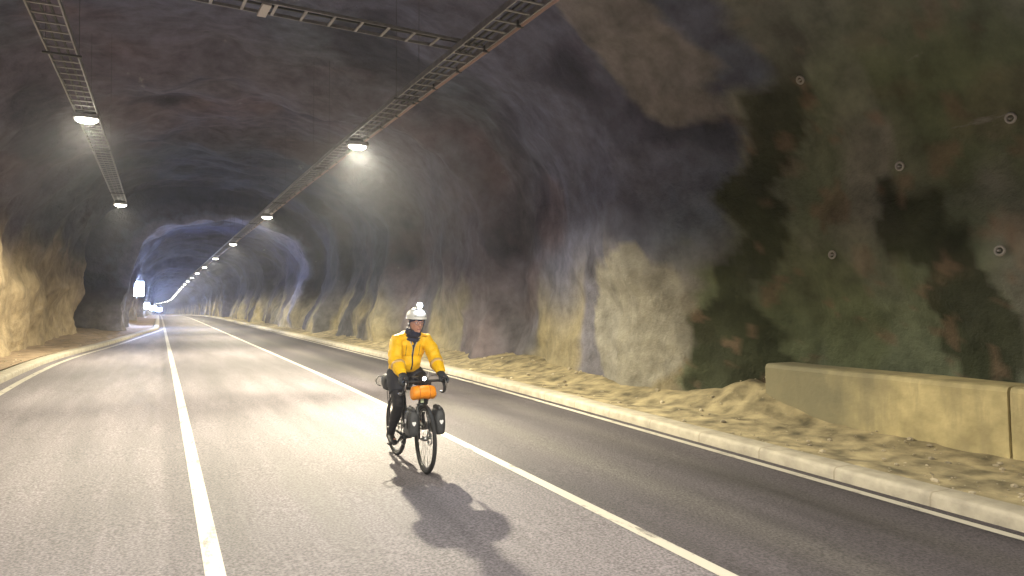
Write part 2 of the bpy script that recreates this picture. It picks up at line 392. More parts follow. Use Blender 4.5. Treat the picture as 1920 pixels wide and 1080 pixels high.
strip('kerb_left', kerb_cols(lambda y: layx(y) - .0, -1), M_kerb)
def line(name, xf, wd):
    strip(name, lambda y: [(xf(y) - wd / 2, .004), (xf(y) + wd / 2, .004)], M_paint, smooth_=False)
line('lane_line_layby', lambda y: XS, .125)
line('lane_line_middle', lambda y: XM, .115)
line('edge_line_right', lambda y: XE, .10)
line('edge_line_left', lambda y: layx(y) + .30, .13)

def gravel(name, side, n, y0, y1):
    rnd = random.Random(5 + side); b = MB()
    ico = bmesh.new(); bmesh.ops.create_icosphere(ico, subdivisions=1, radius=1); iv = [v.co.copy() for v in ico.verts]; fi_ = [[v.index for v in f.verts] for f in ico.faces]; ico.free()
    for i in range(n):
        y = y0 + (y1 - y0) * rnd.random() ** 1.6; t = rnd.random()
        cols_ = verge_r(y) if side > 0 else verge_l(y); t = rnd.random() * .98 * (len(cols_) - 1); a = int(t); q = t - a
        x = lerp(cols_[a][0], cols_[a + 1][0], q); z = lerp(cols_[a][1], cols_[a + 1][1], q) + zr(y)
        r = .009 + .032 * rnd.random() ** 5 * (1.6 if abs(a) > 10 else 1)
        sc_ = (r * rnd.uniform(.8, 1.5), r * rnd.uniform(.8, 1.5), r * rnd.uniform(.5, .9)); an = rnd.random() * 6.28
        vs = []
        for v in iv:
            k = 1 + .3 * n3(v.x * 2 + i, v.y * 2, v.z * 2); X, Y_, Z = v.x * sc_[0] * k, v.y * sc_[1] * k, v.z * sc_[2] * k
            vs.append((x + X * math.cos(an) - Y_ * math.sin(an), y + X * math.sin(an) + Y_ * math.cos(an), z + Z + r * .2))
        b.add(vs, fi_)
    tag(b.build(name, M_grav, None, False), kind='stuff')
M_grav = mat('loose stones', (.36, .31, .22), .9, noise_amt=.5, noise_scale=4)
gravel('gravel', 1, 1100, 3.5, 34); gravel('gravel', -1, 700, 14, 50)

# ------------------------------------------------------------------ concrete blocks along the right wall
def block(y0, y1, label):
    b = MB(); n = 26; prof = [(7.92, -.1), (7.90, .3), (7.88, .72), (7.905, .765), (7.95, .78), (8.45, .78), (8.5, .74), (8.5, -.1)]
    vs = []
    for i in range(n + 1):
        y = lerp(y0, y1, i / n)
        for x, z in prof: vs.append((x + .012 * n3(y * 2, z * 3, 1), y, z + .01 * n3(y * 1.5, x, 4)))
    k = len(prof)
    fs = [(i * k + j, i * k + (j + 1) % k, (i + 1) * k + (j + 1) % k, (i + 1) * k + j) for i in range(n) for j in range(k)]
    fs += [tuple(reversed(range(k))), tuple(n * k + j for j in range(k))]
    b.add(vs, fs); o = b.build('concrete_block', M_conc, None, False)
    tag(o, label, 'concrete block', 'low concrete blocks along the right rock wall')
block(4.32, 7.6, 'long low concrete block at the foot of the mossy rock, left of the joint')
block(.3, 4.29, 'low concrete block cut off by the right edge of the photo')

# ------------------------------------------------------------------ rock bolts on the right wall
def bolt(y, z, label):
    best = None
    for i in range(0, 600):
        s = i / 1200; p, n = rock_at(s, y)
        if best is None or abs(p.z - z) < best[0]: best = (abs(p.z - z), p, n)
    p, n = best[1], best[2]
    t = empty('rock_bolt', p + n * .02); t.rotation_euler = n.to_track_quat('Z', 'Y').to_euler()
    MB().tube([(.05 * math.cos(a), .05 * math.sin(a), .0) for a in [i * math.pi / 8 for i in range(16)]], .016, 8, True).build('plate_ring', M_plate, t)
    MB().tube([(0, 0, -.05), (0, 0, .03)], .014, 8).build('bolt_head', M_plate, t)
    tag(t, label, 'rock bolt', 'steel rock bolts in the right wall')

for a in ((4.56, 3.71, 'ringed rock bolt high on the wall at the right edge of the photo'),
          (4.70, 2.25, 'ringed rock bolt above the concrete block at the right edge of the photo'),
          (6.98, 4.77, 'highest rock bolt, alone on the green wall below the pale rock'),
          (5.90, 3.42, 'small rock bolt in the middle of the green wall'),
          (6.98, 2.33, 'low rock bolt on the left part of the green wall')): bolt(*a)
# ------------------------------------------------------------------ cable trays
LX, RX, LZ, TZ = -1.05, 3.25, 4.56, 4.70
def tray_long(x, y0, y1, label, cable):
    root = empty('cable_tray', (x, y0, 0)); ys = []; y = y0
    while y <= y1: ys.append(y); y += 1.0
    def P(dx, y, dz): return (cx(y) + dx, y - y0, TZ + zr(y) + .012 * n3(y * .35, x, 0) + dz)
    for sx in (-1, 1):
        b = MB()
        prof = [(-.008, -.035), (.008, -.035), (.008, .035), (-.008, .035)]
        vs = []
        for y in ys:
            for (a, c) in prof: vs.append(P(sx * .15 + a, y, c))
        k = 4
        fs = [(i * k + j, i * k + (j + 1) % k, (i + 1) * k + (j + 1) % k, (i + 1) * k + j) for i in range(len(ys) - 1) for j in range(k)]
        b.add(vs, fs); b.build('side_rail', M_steel, root, False)
    b = MB(); y = 2.1; cnt = 0; pr = None
    while y < y1 - .1:
        c = P(0, y, -.012); cnt += 1
        if cnt <= 96:
            if pr is None: pr = MB().box((0, 0, 0), (.285, .028, .012)).build('rung', M_steel, root, False); r_ = pr
            else: r_ = pr.copy(); C.objects.link(r_)
            r_.location = c
        else: b.box(c, (.285, .028, .012))
        y += .28 if y < 60 else (.8 if y < 120 else 2.5)
    if b.v: tag(b.build('distant_rungs', M_steel, root, False), kind='stuff')
    if cable:
        b = MB(); pts = []
        y = y0
        while y < min(y1, 120): pts.append(P(.18 + .006 * n3(y * 3, 0, 0), y, -.03)); y += .4
        b.tube(pts, .022, 6)
        b.build('cable', M_cable, root)
        y = 2.3; pr = None
        while y < 36:
            if pr is None: pr = MB().box((0, 0, 0), (.07, .03, .07)).build('cable_clip', M_dark, root, False); r_ = pr
            else: r_ = pr.copy(); C.objects.link(r_)
            r_.location = P(.165, y, -.02); y += .85
    b = MB()
    for i, dx in enumerate((-.04, .05)):
        b.tube([P(dx, y, .005 + .004 * i) for y in ys], .016, 6)
    b.build('power_cable', M_dark, root)
    y = y0 + 1.5
    while y < min(y1, 75):
        top = keys(TOP, y) + .5
        b = MB()
        for sx in (-1, 1): b.tube([P(sx * .17, y, -.045), P(sx * .17, y, top - TZ)], .003, 6)
        b.box(P(0, y, -.05), (.40, .04, .02)); b.build('hanger', M_dark, root, False); y += 6.1
    return tag(root, label, 'cable tray', 'cable trays hung under the tunnel ceiling')
tray_long(RX - .06, -10, 392, 'long ladder cable tray with a pinkish cable above the right row of lamps', True)
tray_long(LX, -10, 24.3, 'steel ladder cable tray with the left row of lamps, ending at the second lamp', False)
def cross_tray():
    y0 = 7.42; z = TZ + .10 + zr(y0); root = empty('cross_cable_tray', (0, y0, z), R(3))
    for dy in (0, .30):
        MB().box(((LX - .2 + RX + .15) / 2, dy, 0), (RX - LX + .35, .012, .034)).build('side_rail', M_steel, root, False)
    x = LX
    while x < RX + .2: MB().box((x, .15, -.01), (.03, .288, .014)).build('rung', M_steel, root, False); x += .30
    MB().tube([(LX, .12, .015), (1, .13, .012), (RX, .1, .016)], .013, 6).build('power_cable', M_dark, root)
    MB().box((.95, .15, -.03), (.09, .34, .03), bev=.004).build('joint_plate', M_plate, root, False)
    tag(root, 'ladder tray crossing between the two long cable trays at the top of the photo', 'cable tray', 'cable trays hung under the tunnel ceiling')
cross_tray()

# ------------------------------------------------------------------ lamps
def make_lamp(loc, power, spread=R(165)):
    t = empty('tunnel_lamp', loc)
    MB().box((0, 0, .055), (.36, .24, .07), bev=.015).build('housing', M_steel, t, False)
    MB().ball((0, 0, .012), (.16, .115, .06), 20, 10).build('lens', M_lens, t)
    b = MB()
    for sy in (-.06, .06): b.box((0, sy, .11), (.30, .025, .05))
    b.build('bracket', M_dark, t, False)
    return t
def lamp_light(t, power, tilt=0, spread=155, sx=.16, sy=.10):
    ld = bpy.data.lights.new('lamp_light', 'AREA'); ld.shape = 'RECTANGLE'; ld.size = sx; ld.size_y = sy; ld.energy = power
    ld.color = (1, .90, .66) if t.location.y > 5 else (1, .93, .80); ld.spread = R(spread)
    lo = bpy.data.objects.new('lamp_light', ld); C.objects.link(lo); lo.parent = t
    lo.location = (0, math.copysign(.05, tilt) if tilt else 0, -.062 if tilt else -.052); lo.rotation_euler = (R(tilt), 0, 0)
    return lo
ST0, STEP = 12.94, 12.2
ordn = ['nearest', 'second', 'third', 'fourth', 'fifth', 'sixth', 'seventh', 'eighth', 'ninth', 'tenth', 'eleventh', 'twelfth']
proto = make_lamp((0, 0, 0), 1)
first = True
for k in range(-3, 31):
    y = ST0 + k * STEP
    if first: t = proto; first = False
    else: t = copy_tree(proto)
    t.location = (RX + cx(y), y, LZ + zr(y))
    if k < 0: lab = 'lit tunnel lamp of the right row, above and behind the camera'
    elif k == 0: lab = 'nearest and largest glowing lamp under the right cable tray, with a warm halo'
    elif k < 12: lab = '%s lit lamp of the right row counting from the big nearest one' % ordn[k]
    else: lab = 'tiny distant lamp in the string of lights where the right tray vanishes'
    tag(t, lab, 'tunnel lamp', 'lamps under the cable trays')
    LAMPS = None
    t['_p'] = {-3: .5, -2: .55, -1: .15, 0: 1.15}.get(k, .6)
for k in range(-2, 2):
    y = ST0 + k * STEP
    y = 23.95 if k == 1 else y; t = copy_tree(proto); t.location = (LX, y, LZ + zr(y))
    lab = {0: 'nearest lit lamp on the left cable tray', 1: 'smaller lit lamp at the far end of the left cable tray'}.get(k, 'lit tunnel lamp of the left row, above and behind the camera')
    tag(t, lab, 'tunnel lamp', 'lamps under the cable trays'); t['_p'] = {-1: .28, -2: .5}.get(k, .36)
for t in [o for o in C.objects if o.name.startswith('tunnel_lamp')]:
    y = t.location.y
    if y < 110: # road optics throw two beams along the carriageway, and some light straight down
        lamp_light(t, LAMP_W * .85 * t['_p'] * (.9 if 0 < y < 5 and t.location.x < 0 else (.55 if 5 < y < 20 else 1)))
        bm_ = .26 if y < 5 else (.26 if y < 20 else .08)
        for a in (46, -46): lamp_light(t, LAMP_W * bm_ * t['_p'], a, 88, .20, .05)
    elif y < 330: lamp_light(t, LAMP_W * .6)
    del t['_p']

# ------------------------------------------------------------------ lit panels on the left
def lit_panel(x, y, z, wd, ht, label, round_=False, post=False):
    t = empty('lit_sign', (x, y, zr(y)))
    MB().box((0, .06, z), (wd + .08, .10, ht + .08), bev=.02).build('cabinet', M_box, t, False)
    MB().box((0, 0, z), (wd, .03, ht), bev=.012 if not round_ else min(wd, ht) * .0 + .014).build('light_panel', M_sign, t, False)
    b = MB()
    if post:
        b.tube([(0, .09, 0), (0, .09, z)], .04, 8); b.box((0, .09, .02), (.25, .25, .04))
        b.build('post', M_steel, t, False)
    else:
        for dz in (-ht * .35, ht * .35): b.box((-.5, .09, z + dz), (1.0, .04, .04))
        b.build('wall_bracket', M_steel, t, False)
    tag(t, label, 'lit sign', 'bright panels along the left side of the tunnel')
lit_panel(-1.36, 57.0, 2.72, .72, .98, 'largest white lit panel, upright rectangle bracketed to the left wall under the arch')
lit_panel(-1.50, 99.0, 1.50, .82, .72, 'white light second in size, just below the upright rectangular panel', post=True)
lit_panel(-.95, 150, 1.45, 1.0, .75, 'middle one of the three low white lights at the road edge', post=True)
lit_panel(.0, 205, 1.45, 1.2, .8, 'smallest and rightmost of the low white lights at the road edge', post=True)

# ------------------------------------------------------------------ bicycle (local axes: X forward, Y to the rider's left, Z up)
from mathutils.bvhtree import BVHTree
BX, BY = 2.468, 7.46
M_frame = mat('frame paint', (.025, .028, .03), .35, .1)
M_tyre = mat('tyre rubber', (.022, .022, .022), .75, bump=.3, bump_scale=200)
M_rim = mat('rim', (.10, .10, .10), .3, .7)
M_spoke = mat('spoke steel', (.45, .45, .45), .3, .9)
M_black = mat('black parts', (.02, .02, .02), .45)
M_alloy = mat('alloy', (.40, .40, .40), .3, .9)
M_bag = mat('pannier fabric', (.045, .047, .05), .6, noise_amt=.3, noise_scale=12, bump=.4, bump_scale=60)
M_orange = mat('orange roll fabric', (.88, .30, .012), .5, noise_amt=.2, noise_scale=14, bump=.8, bump_scale=22)
M_white = mat('white emblem', (.8, .8, .8), .5)
M_light = mat('front light', (.9, .9, .95), .3, emit=(.85, .92, 1), es=40)

bike = empty('bicycle', (BX, BY, zr(BY)), R(-90))
tag(bike, 'dark drop bar touring bicycle ridden by the person in the yellow jacket', 'bicycle')
RA, FA, WR = Vector((-.50, 0, .352)), Vector((.50, 0, .352)), .352
def wheel(c, parent, rotor_side, rz=0):
    wv = bpy.data.objects.new('wheel', None); C.objects.link(wv); wv.parent = parent; wv.location = c; wv.rotation_euler = (0, 0, rz); wv.empty_display_size = .1
    circ = lambda r, n=64, y=0: [(r * math.cos(2 * math.pi * i / n), y, r * math.sin(2 * math.pi * i / n)) for i in range(n)]
    MB().tube(circ(.331), .0215, 10, True, up=(0, 1, 0)).build('tyre', M_tyre, wv)
    MB().tube(circ(.300, 64), .013, 8, True, squash=.85, up=(0, 1, 0)).build('rim', M_rim, wv)
    MB().tube([(0, -.055, 0), (0, -.03, 0), (0, -.028, 0), (0, .028, 0), (0, .03, 0), (0, .055, 0)], [.012, .012, .026, .026, .012, .012], 16).build('hub', M_alloy, wv)
    for i in range(24):
        a = 2 * math.pi * i / 24; b = a + (.55 if i % 4 < 2 else -.55); y = .028 if i % 2 else -.028
        MB().tube([(.024 * math.cos(b), y, .024 * math.sin(b)), (.292 * math.cos(a), 0, .292 * math.sin(a))], .0016, 4).build('spoke', M_spoke, wv)
    y = .045 * rotor_side
    MB().tube(circ(.070, 40, y), .009, 4, True, squash=.12, up=(1, 0, 0)).build('brake_rotor', M_spoke, wv)
    return wv
steer = R(-3)
wheel(FA, bike, 1, steer); wheel(RA, bike, 1)
BB = Vector((-.075, 0, .285)); ST = Vector((-.235, 0, .80)); HT, HB = Vector((.325, 0, .86)), Vector((.375, 0, .70))
f = MB()
f.tube([BB, ST], .018, 12); f.tube([BB, HB], .024, 12); f.tube([ST, HT + Vector((0, 0, -.03))], .018, 12); f.tube([HB + (HB - HT) * .1, HT], .024, 12)
f.tube([BB + Vector((0, -.04, 0)), BB + Vector((0, .04, 0))], .027, 12)
for s in (-1, 1):
    f.tube([BB + Vector((-.02, s * .03, 0)), Vector((-.30, s * .055, .31)), RA + Vector((0, s * .065, 0))], [.012, .011, .009], 8)
    f.tube([ST + Vector((0, s * .02, -.03)), RA + Vector((0, s * .065, 0))], .009, 8)
f.build('frame', M_frame, bike)
f = MB()
CR = Vector((.385, 0, .695))
for s in (-1, 1):
    f.tube([CR + Vector((0, s * .02, 0)), CR + Vector((.01, s * .05, -.03)), Vector((.43, s * .055, .55)), FA + Vector((-.01, s * .058, 0))], [.016, .017, .014, .010], 10)
f.tube([CR + Vector((0, -.05, -.01)), CR + Vector((0, .05, -.01))], .02, 10)
f.build('fork', M_frame, bike)
MB().box((.398, 0, .735), (.012, .034, .05), bev=.004).build('head_badge', mat('head badge', (.50, .58, .40), .4), bike, False)
MB().tube([ST, Vector((-.275, 0, .93))], .0135, 10).build('seat_post', M_black, bike)
sd = MB(); sd.tube([(-.40, 0, .965), (-.36, 0, .965), (-.28, 0, .96), (-.20, 0, .955), (-.13, 0, .95)], [.055, .072, .055, .028, .016], 14, squash=.32, up=(0, 0, 1))
sd.build('saddle', M_black, bike)
ck = MB(); ck.tube([BB + Vector((.095 * math.cos(a), -.052, .095 * math.sin(a))) for a in [i * math.pi / 20 for i in range(40)]], .006, 5, True, up=(0, 1, 0))
for i in range(5):
    a = i * 2 * math.pi / 5; ck.tube([BB + Vector((0, -.052, 0)), BB + Vector((.092 * math.cos(a), -.052, .092 * math.sin(a)))], .006, 5)
ck.build('chainring', M_black, bike)
RP = BB + Vector((-.140, -.135, -.096)); LP = BB + Vector((.140, .135, .096))
for P_, s in ((RP, -1), (LP, 1)):
    a = MB(); a.tube([BB + Vector((0, s * .06, 0)), BB + Vector((0, s * .075, 0)), Vector((P_.x, s * .08, P_.z))], [.014, .014, .010], 8); ar = a.build('crank_arm', M_black, bike)
    MB().box(P_, (.075, .095, .016), bev=.004).build('pedal', M_black, bike, False)
ch = MB()
for dz in (.094, -.094): ch.tube([BB + Vector((0, -.052, dz)), RA + Vector((0, -.052, dz * .35))], .0035, 5)
ch.build('chain', M_alloy, bike)
MB().tube([RA + Vector((.0, -.055, -.04)), RA + Vector((.02, -.06, -.08)), RA + Vector((.04, -.06, -.13))], [.014, .01, .012], 8).build('derailleur', M_black, bike)
bar_n0 = set(C.objects)
# bars: top, hooks, hoods, levers
BCx, BCz = .365, .955
MB().tube([Vector((.325, 0, .86)), Vector((.315, 0, .92)), Vector((.33, 0, .94)), Vector((BCx, 0, BCz))], [.018, .018, .018, .022], 10).build('stem', M_black, bike)
hb = MB(); pts = []
side = [(.365, .0, .955), (.365, .12, .958), (.368, .18, .958), (.385, .205, .957), (.425, .212, .955), (.462, .214, .940), (.480, .217, .905), (.468, .222, .865), (.43, .226, .842), (.375, .228, .838), (.34, .228, .838)]
pts = [Vector((x, -y, z)) for x, y, z in reversed(side)] + [Vector(p) for p in side[1:]]
hb.tube(pts, .0145, 10); hb.build('handlebar', M_black, bike)
for s in (-1, 1):
    h = MB(); h.tube([(.43, s * .213, .965), (.46, s * .213, .972), (.49, s * .213, .982), (.510, s * .213, 1.010)], [.018, .019, .018, .013], 10)
    ho = h.build('brake_hood', M_black, bike)
    h = MB(); h.tube([(.505, s * .213, .985), (.525, s * .217, .955), (.520, s * .222, .915), (.510, s * .226, .885)], [.006, .006, .005, .005], 8, squash=.6)
    h.build('brake_lever', M_alloy, bike)
    h = MB(); h.tube([(.50, s * .21, 1.0), (.48, s * .15, 1.03), (.42, s * .09, 1.02), (.40, s * .04, .97), (.385, s * .02, .80), (.40, s * .03, .72)], .003, 6)
    h.build('brake_cable', M_black, bike)
# front light, computer, rack
hl = MB(); hl.tube([(.375, .01, .985), (.405, .01, .992), (.435, .01, .992)], [.014, .019, .021], 14); hl = hl.build('headlight', M_black, bike)
o = MB().tube([(.4345, .01, .992), (.443, .01, .992)], [.0195, .0165], 14).build('light_lens', M_light, hl)
MB().box((.335, -.055, 1.0), (.09, .055, .018), bev=.006).build('bike_computer', M_black, bike, False)
MB().tube([(.45, .05, 1.06), (.425, .055, 1.02), (.39, .05, .965)], [.004, .004, .004], 6).build('mount_arm', M_alloy, bike)
for o_ in C.objects:
    if o_ not in bar_n0 and o_.name.split('.')[0] != 'stem' and o_.parent == bike and o_.type == 'MESH':
        o_.location.z -= .028
for s in (-1, 1):
    r = MB(); r.tube([(.43, s * .062, .58), (.40, s * .085, .60), (.56, s * .085, .60), (.57, s * .085, .44), (.42, s * .085, .42), (.46, s * .062, .42)], .0045, 6)
    r.build('front_rack', M_black, bike)
r = MB()
for s in (-1, 1):
    r.tube([RA + Vector((0, s * .07, .02)), (-.53, s * .075, .73), (-.35, s * .06, .745)], .005, 6)
    r.tube([RA + Vector((0, s * .07, .02)), (-.62, s * .075, .73), (-.30, s * .055, .74), (-.25, s * .02, .76)], .005, 6)
for x in (-.6, -.5, -.4): r.tube([(x, -.075, .735), (x, .075, .735)], .005, 6)
r.build('rear_rack', M_black, bike)

def world(p): # bike-local point to world, for the things that ride on it
    return bike_m @ Vector(p)
bike_m = Matrix.Translation(Vector((BX, BY, zr(BY)))) @ Matrix.Rotation(R(-90), 4, 'Z')

# bags
def pannier(s, label):
    t = empty('pannier_bag', world((.475, s * .142, .395)), R(-90) + R(-3))
    b = MB(); rows = []
    for (z, lx, ly, ox) in ((0, .075, .035, 0), (.012, .105, .050, 0), (.06, .118, .058, 0), (.14, .114, .058, 0), (.22, .104, .054, 0), (.265, .098, .042, 0), (.285, .094, .030, 0)):
        z *= .9; lx *= 1.05
        rows.append([(ox + lx * math.copysign(abs(math.cos(a)) ** .45, math.cos(a)), ly * math.copysign(abs(math.sin(a)) ** .45, math.sin(a)), z) for a in [2 * math.pi * k / 24 for k in range(24)]])
    vs = [v for r_ in rows for v in r_]; fs = []
    for i in range(len(rows) - 1):
        for k in range(24): fs.append((i * 24 + k, i * 24 + (k + 1) % 24, (i + 1) * 24 + (k + 1) % 24, (i + 1) * 24 + k))
    fs.append(tuple(reversed(range(24)))); fs.append(tuple((len(rows) - 1) * 24 + k for k in range(24)))
    b.add(vs, fs); b.build('bag_body', M_bag, t, disp=lambda c, n: c + n * .006 * n3(c.x * 18 + s, c.y * 18, c.z * 14))
    MB().tube([(-.10, 0, .262), (-.05, 0, .268), (0, 0, .270), (.05, 0, .268), (.10, 0, .260)], [.022, .025, .026, .025, .021], 12).build('roll_top', M_bag, t)
    for x in (-.055, .055): MB().tube([(x, -.03, .265), (x, 0, .297), (x, .035, .265), (x, .060, .20), (x, .06, .08)] if s > 0 else [(x, .03, .265), (x, 0, .297), (x, -.035, .265), (x, -.060, .20), (x, -.06, .08)], .004, 6).build('strap', M_black, t)
    # white heart-shaped emblem on the forward face, a sheet with a little thickness
    out = [(0, -.024), (-.012, -.012), (-.019, .003), (-.019, .014), (-.012, .020), (-.005, .019), (0, .014), (.005, .019), (.012, .020), (.019, .014), (.019, .003), (.012, -.012)]
    def em(pos, rz):
        M = Matrix.Translation(Vector(pos)) @ Matrix.Rotation(rz, 4, 'Z'); n = len(out)
        vs = [M @ Vector((d, x, z)) for d in (-.004, .004) for x, z in out]
        fs = [tuple(range(n)), tuple(reversed(range(n, 2 * n)))] + [(i, (i + 1) % n, n + (i + 1) % n, n + i) for i in range(n)]
        MB().add(vs, fs).build('emblem', M_white, t, False)
    em((.120, s * .005, .135), 0)
    em((.0, s * .063, .15), R(90))
    tag(t, label, 'pannier', 'front panniers')
pannier(-1, 'black front pannier with white emblem, on the side of the lowered foot')
pannier(1, 'black front pannier with white emblem, on the side nearer the kerb and middle line')
t = empty('handlebar_roll', world((.43, 0, .822)), R(-90))
b = MB(); b.tube([(0, y, .01 * math.cos(y * 30) * .4) for y in (-.128, -.124, -.11, -.06, 0, .06, .11, .124, .128)], [.045, .060, .069, .071, .069, .071, .068, .058, .045], 24)
b.build('roll_bag', M_orange, t, disp=lambda c, n: c + n * (.006 * n3(c.x * 14, c.y * 22, c.z * 16)))
for y in (-.055, .055):
    MB().tube([(.074 * math.cos(a), y, .074 * math.sin(a)) for a in [i * math.pi / 12 for i in range(24)]], .0035, 5, True).build('strap', mat('strap webbing', (.55, .17, .02), .7), t)
tag(t, 'orange roll bag strapped in front of the handlebar', 'bag')
t = empty('rack_bag', world((-.47, 0, .75)), R(-90))
MB().tube([(0, -.17, .10), (0, -.165, .10), (0, -.13, .10), (0, 0, .105), (0, .13, .10), (0, .165, .10), (0, .17, .10)], [.04, .075, .098, .10, .098, .075, .04], 20).build('bag_body', M_bag, t, disp=lambda c, n: c + n * .008 * n3(c.x * 12, c.y * 12, c.z * 12))
for y in (-.10, .10): MB().tube([(.104 * math.cos(a), y, .10 + .104 * math.sin(a)) for a in [i * math.pi / 12 for i in range(24)]], .005, 5, True).build('strap', mat('pale strap', (.4, .4, .38), .6), t)
MB().tube([(.03, -.19, .16), (.03, -.23, .17), (.0, -.25, .12), (-.02, -.23, .07), (0, -.19, .06)], .006, 6).build('carry_loop', M_alloy, t)
tag(t, 'dark roll bag on the rear rack behind the rider', 'bag')

# ------------------------------------------------------------------ rider, same axes
M_skin = mat('skin', (.52, .27, .19), .5, noise_amt=.08, noise_scale=30)
M_jack = mat('yellow jacket', (.94, .56, .006), .6, noise_amt=.10, noise_scale=9, bump=.3, bump_scale=30)
M_tight = mat('black tights', (.016, .016, .02), .7)
M_short = mat('navy shorts', (.020, .022, .032), .7)
M_shoe = mat('overshoe', (.015, .015, .016), .5)
M_glove = mat('glove', (.030, .033, .036), .65)
M_navy = mat('navy cloth', (.022, .024, .055), .8, bump=.4, bump_scale=60)
M_lining = mat('pale lining', (.55, .52, .46), .7)
M_refl = mat('reflective band', (.62, .40, .16), .5)
M_helm = mat('helmet shell', (.72, .72, .68), .35)
M_lip = mat('lips', (.34, .12, .10), .5)
M_eye = mat('eye', (.06, .045, .04), .2)
M_eyew = mat('eye white', (.6, .58, .56), .3)
M_glass = mat('glasses', (.10, .12, .20), .25)
rider = empty('person', world((0, 0, 0)), R(-90))
tag(rider, 'person in bright yellow jacket, white helmet and glasses riding towards the camera', 'person')
V = Vector
hip = {s: V((-.25, s * .085, .99)) for s in (-1, 1)}
ank = {-1: RP + V((-.085, .01, .105)), 1: LP + V((-.085, -.01, .105))}
knee = {}
for s in (-1, 1):
    d = ank[s] - hip[s]; L_ = d.length; off = math.sqrt(max(.0009, .432 ** 2 - (L_ / 2) ** 2)); m_ = (hip[s] + ank[s]) / 2
    pr = V((-d.z, 0, d.x)); pr.normalize(); pr = pr if pr.x > 0 else -pr
    knee[s] = m_ + pr * off + V((0, s * .02, 0))
sh = {s: V((.045, s * .158, 1.352)) for s in (-1, 1)}
elb = {s: V((.195, s * .218, 1.150)) for s in (-1, 1)}
wri = {s: V((.378, s * .210, 1.005)) for s in (-1, 1)}
spine = [V((-.26, 0, .98)), V((-.22, 0, 1.06)), V((-.14, 0, 1.16)), V((-.04, 0, 1.28)), V((.03, 0, 1.36)), V((.075, 0, 1.405))]
HD = V((.185, .004, 1.545))
HM = Matrix.Translation(HD) @ Matrix.Rotation(R(7), 4, 'Z') @ Matrix.Rotation(R(8), 4, 'Y')
def hp(x, y, z): return HM @ V((x, y, z))
def limb(b, pts, r, sq=1.0): return b.tube(pts, r, 16, squash=sq)
def leg(b, s, e, upto=1.0, joint=True):
    h, k, a = hip[s], knee[s], ank[s]
    if upto >= 1:
        b.tube([h, h.lerp(k, .35), h.lerp(k, .8), k, k.lerp(a, .12), k.lerp(a, .32), k.lerp(a, .7), a], [.092 + e, .085 + e, .062 + e, .056 + e, .053 + e, .056 + e, .040 + e, .036 + e], 16)
    else:
        b.tube([h, h.lerp(k, .35), h.lerp(k, upto)], [.098 + e, .095 + e, .078 + e], 16)
def arm(b, s, e):
    b.tube([spine[4].lerp(sh[s], .6), sh[s], sh[s].lerp(elb[s], .5), elb[s], elb[s].lerp(wri[s], .3), elb[s].lerp(wri[s], .98)], [.055 + e, .056 + e, .047 + e, .041 + e, .041 + e, .029 + e * .8], 14)
# body: one continuous surface, with head, hands and feet
b = MB()
b.tube(spine, [.135, .135, .135, .155, .135, .06], 20, squash=.72, up=(1, 0, 0))
for s in (-1, 1):
    leg(b, s, 0); arm(b, s, 0)
    b.tube([ank[s] + V((-.03, 0, -.04)), ank[s] + V((.03, 0, -.05)), ank[s] + V((.14, 0, -.07))], [.033, .036, .026], 12)
    b.ball(wri[s] + V((.045, 0, -.012)), (.045, .030, .022), M=Matrix.Rotation(R(15), 4, 'Y'))
b.tube([V((.06, 0, 1.38)), V((.11, 0, 1.44)), hp(-.01, 0, -.06)], [.062, .056, .055], 16)
b.ball(HD, (.097, .074, .105), 24, 16, HM.to_3x3().to_4x4())
b.tube([hp(.0, 0, -.03), hp(.030, 0, -.07), hp(.052, 0, -.098)], [.062, .050, .026], 16)
b.ball(hp(.045, 0, -.03), (.048, .052, .055), 16, 12)
b.tube([hp(.088, 0, .018), hp(.104, 0, -.008), hp(.112, 0, -.026), hp(.100, 0, -.034)], [.008, .011, .015, .012], 10)
b.ball(hp(.083, 0, -.060), (.014, .024, .012), 12, 8)
b.ball(hp(.080, 0, -.088), (.018, .020, .014), 12, 8)
for s in (-1, 1):
    b.ball(hp(.066, s * .036, -.022), (.018, .017, .014), 12, 8)
    b.ball(hp(.078, s * .030, .026), (.014, .022, .008), 12, 8)
    b.tube([hp(-.01, s * .076, .015), hp(-.012, s * .084, 0), hp(-.008, s * .078, -.03)], [.010, .014, .008], 8, squash=.6)
body = b.build('body', M_skin, rider, voxel=.0065, smoothing=2)
# face details
for s in (-1, 1):
    b = MB().ball(hp(.081, s * .030, .006), (.010, .012, .008), 12, 8).build('eye', M_eyew, rider)
    MB().ball(hp(.0875, s * .030, .006), (.005, .006, .006), 10, 8).build('iris', M_eye, b)
MB().tube([hp(.088, -.022, -.064), hp(.098, -.008, -.061), hp(.098, .008, -.061), hp(.088, .022, -.064)], [.002, .005, .005, .002], 8).build('mouth', M_lip, rider)
g = MB()
for s in (-1, 1):
    g.tube([hp(.104, s * .031 + .026 * math.cos(a), .004 + .018 * math.sin(a)) for a in [i * math.pi / 10 for i in range(20)]], .0022, 6, True)
    g.tube([hp(.102, s * .056, .010), hp(.06, s * .078, .014), hp(-.01, s * .082, .012)], .0022, 6)
g.tube([hp(.105, -.007, .008), hp(.108, 0, .010), hp(.105, .007, .008)], .0022, 6)
g.build('glasses', M_glass, rider)
# navy cap under the helmet, covering brow and ears
b = MB()
b.ball(hp(-.006, 0, .045), (.105, .084, .075), 24, 14, HM.to_3x3().to_4x4())
for s in (-1, 1): b.tube([hp(.02, s * .070, .04), hp(.004, s * .080, 0), hp(0, s * .076, -.04)], [.020, .018, .013], 10, squash=.6)
b.build('skull_cap', M_navy, rider, voxel=.005, smoothing=2)
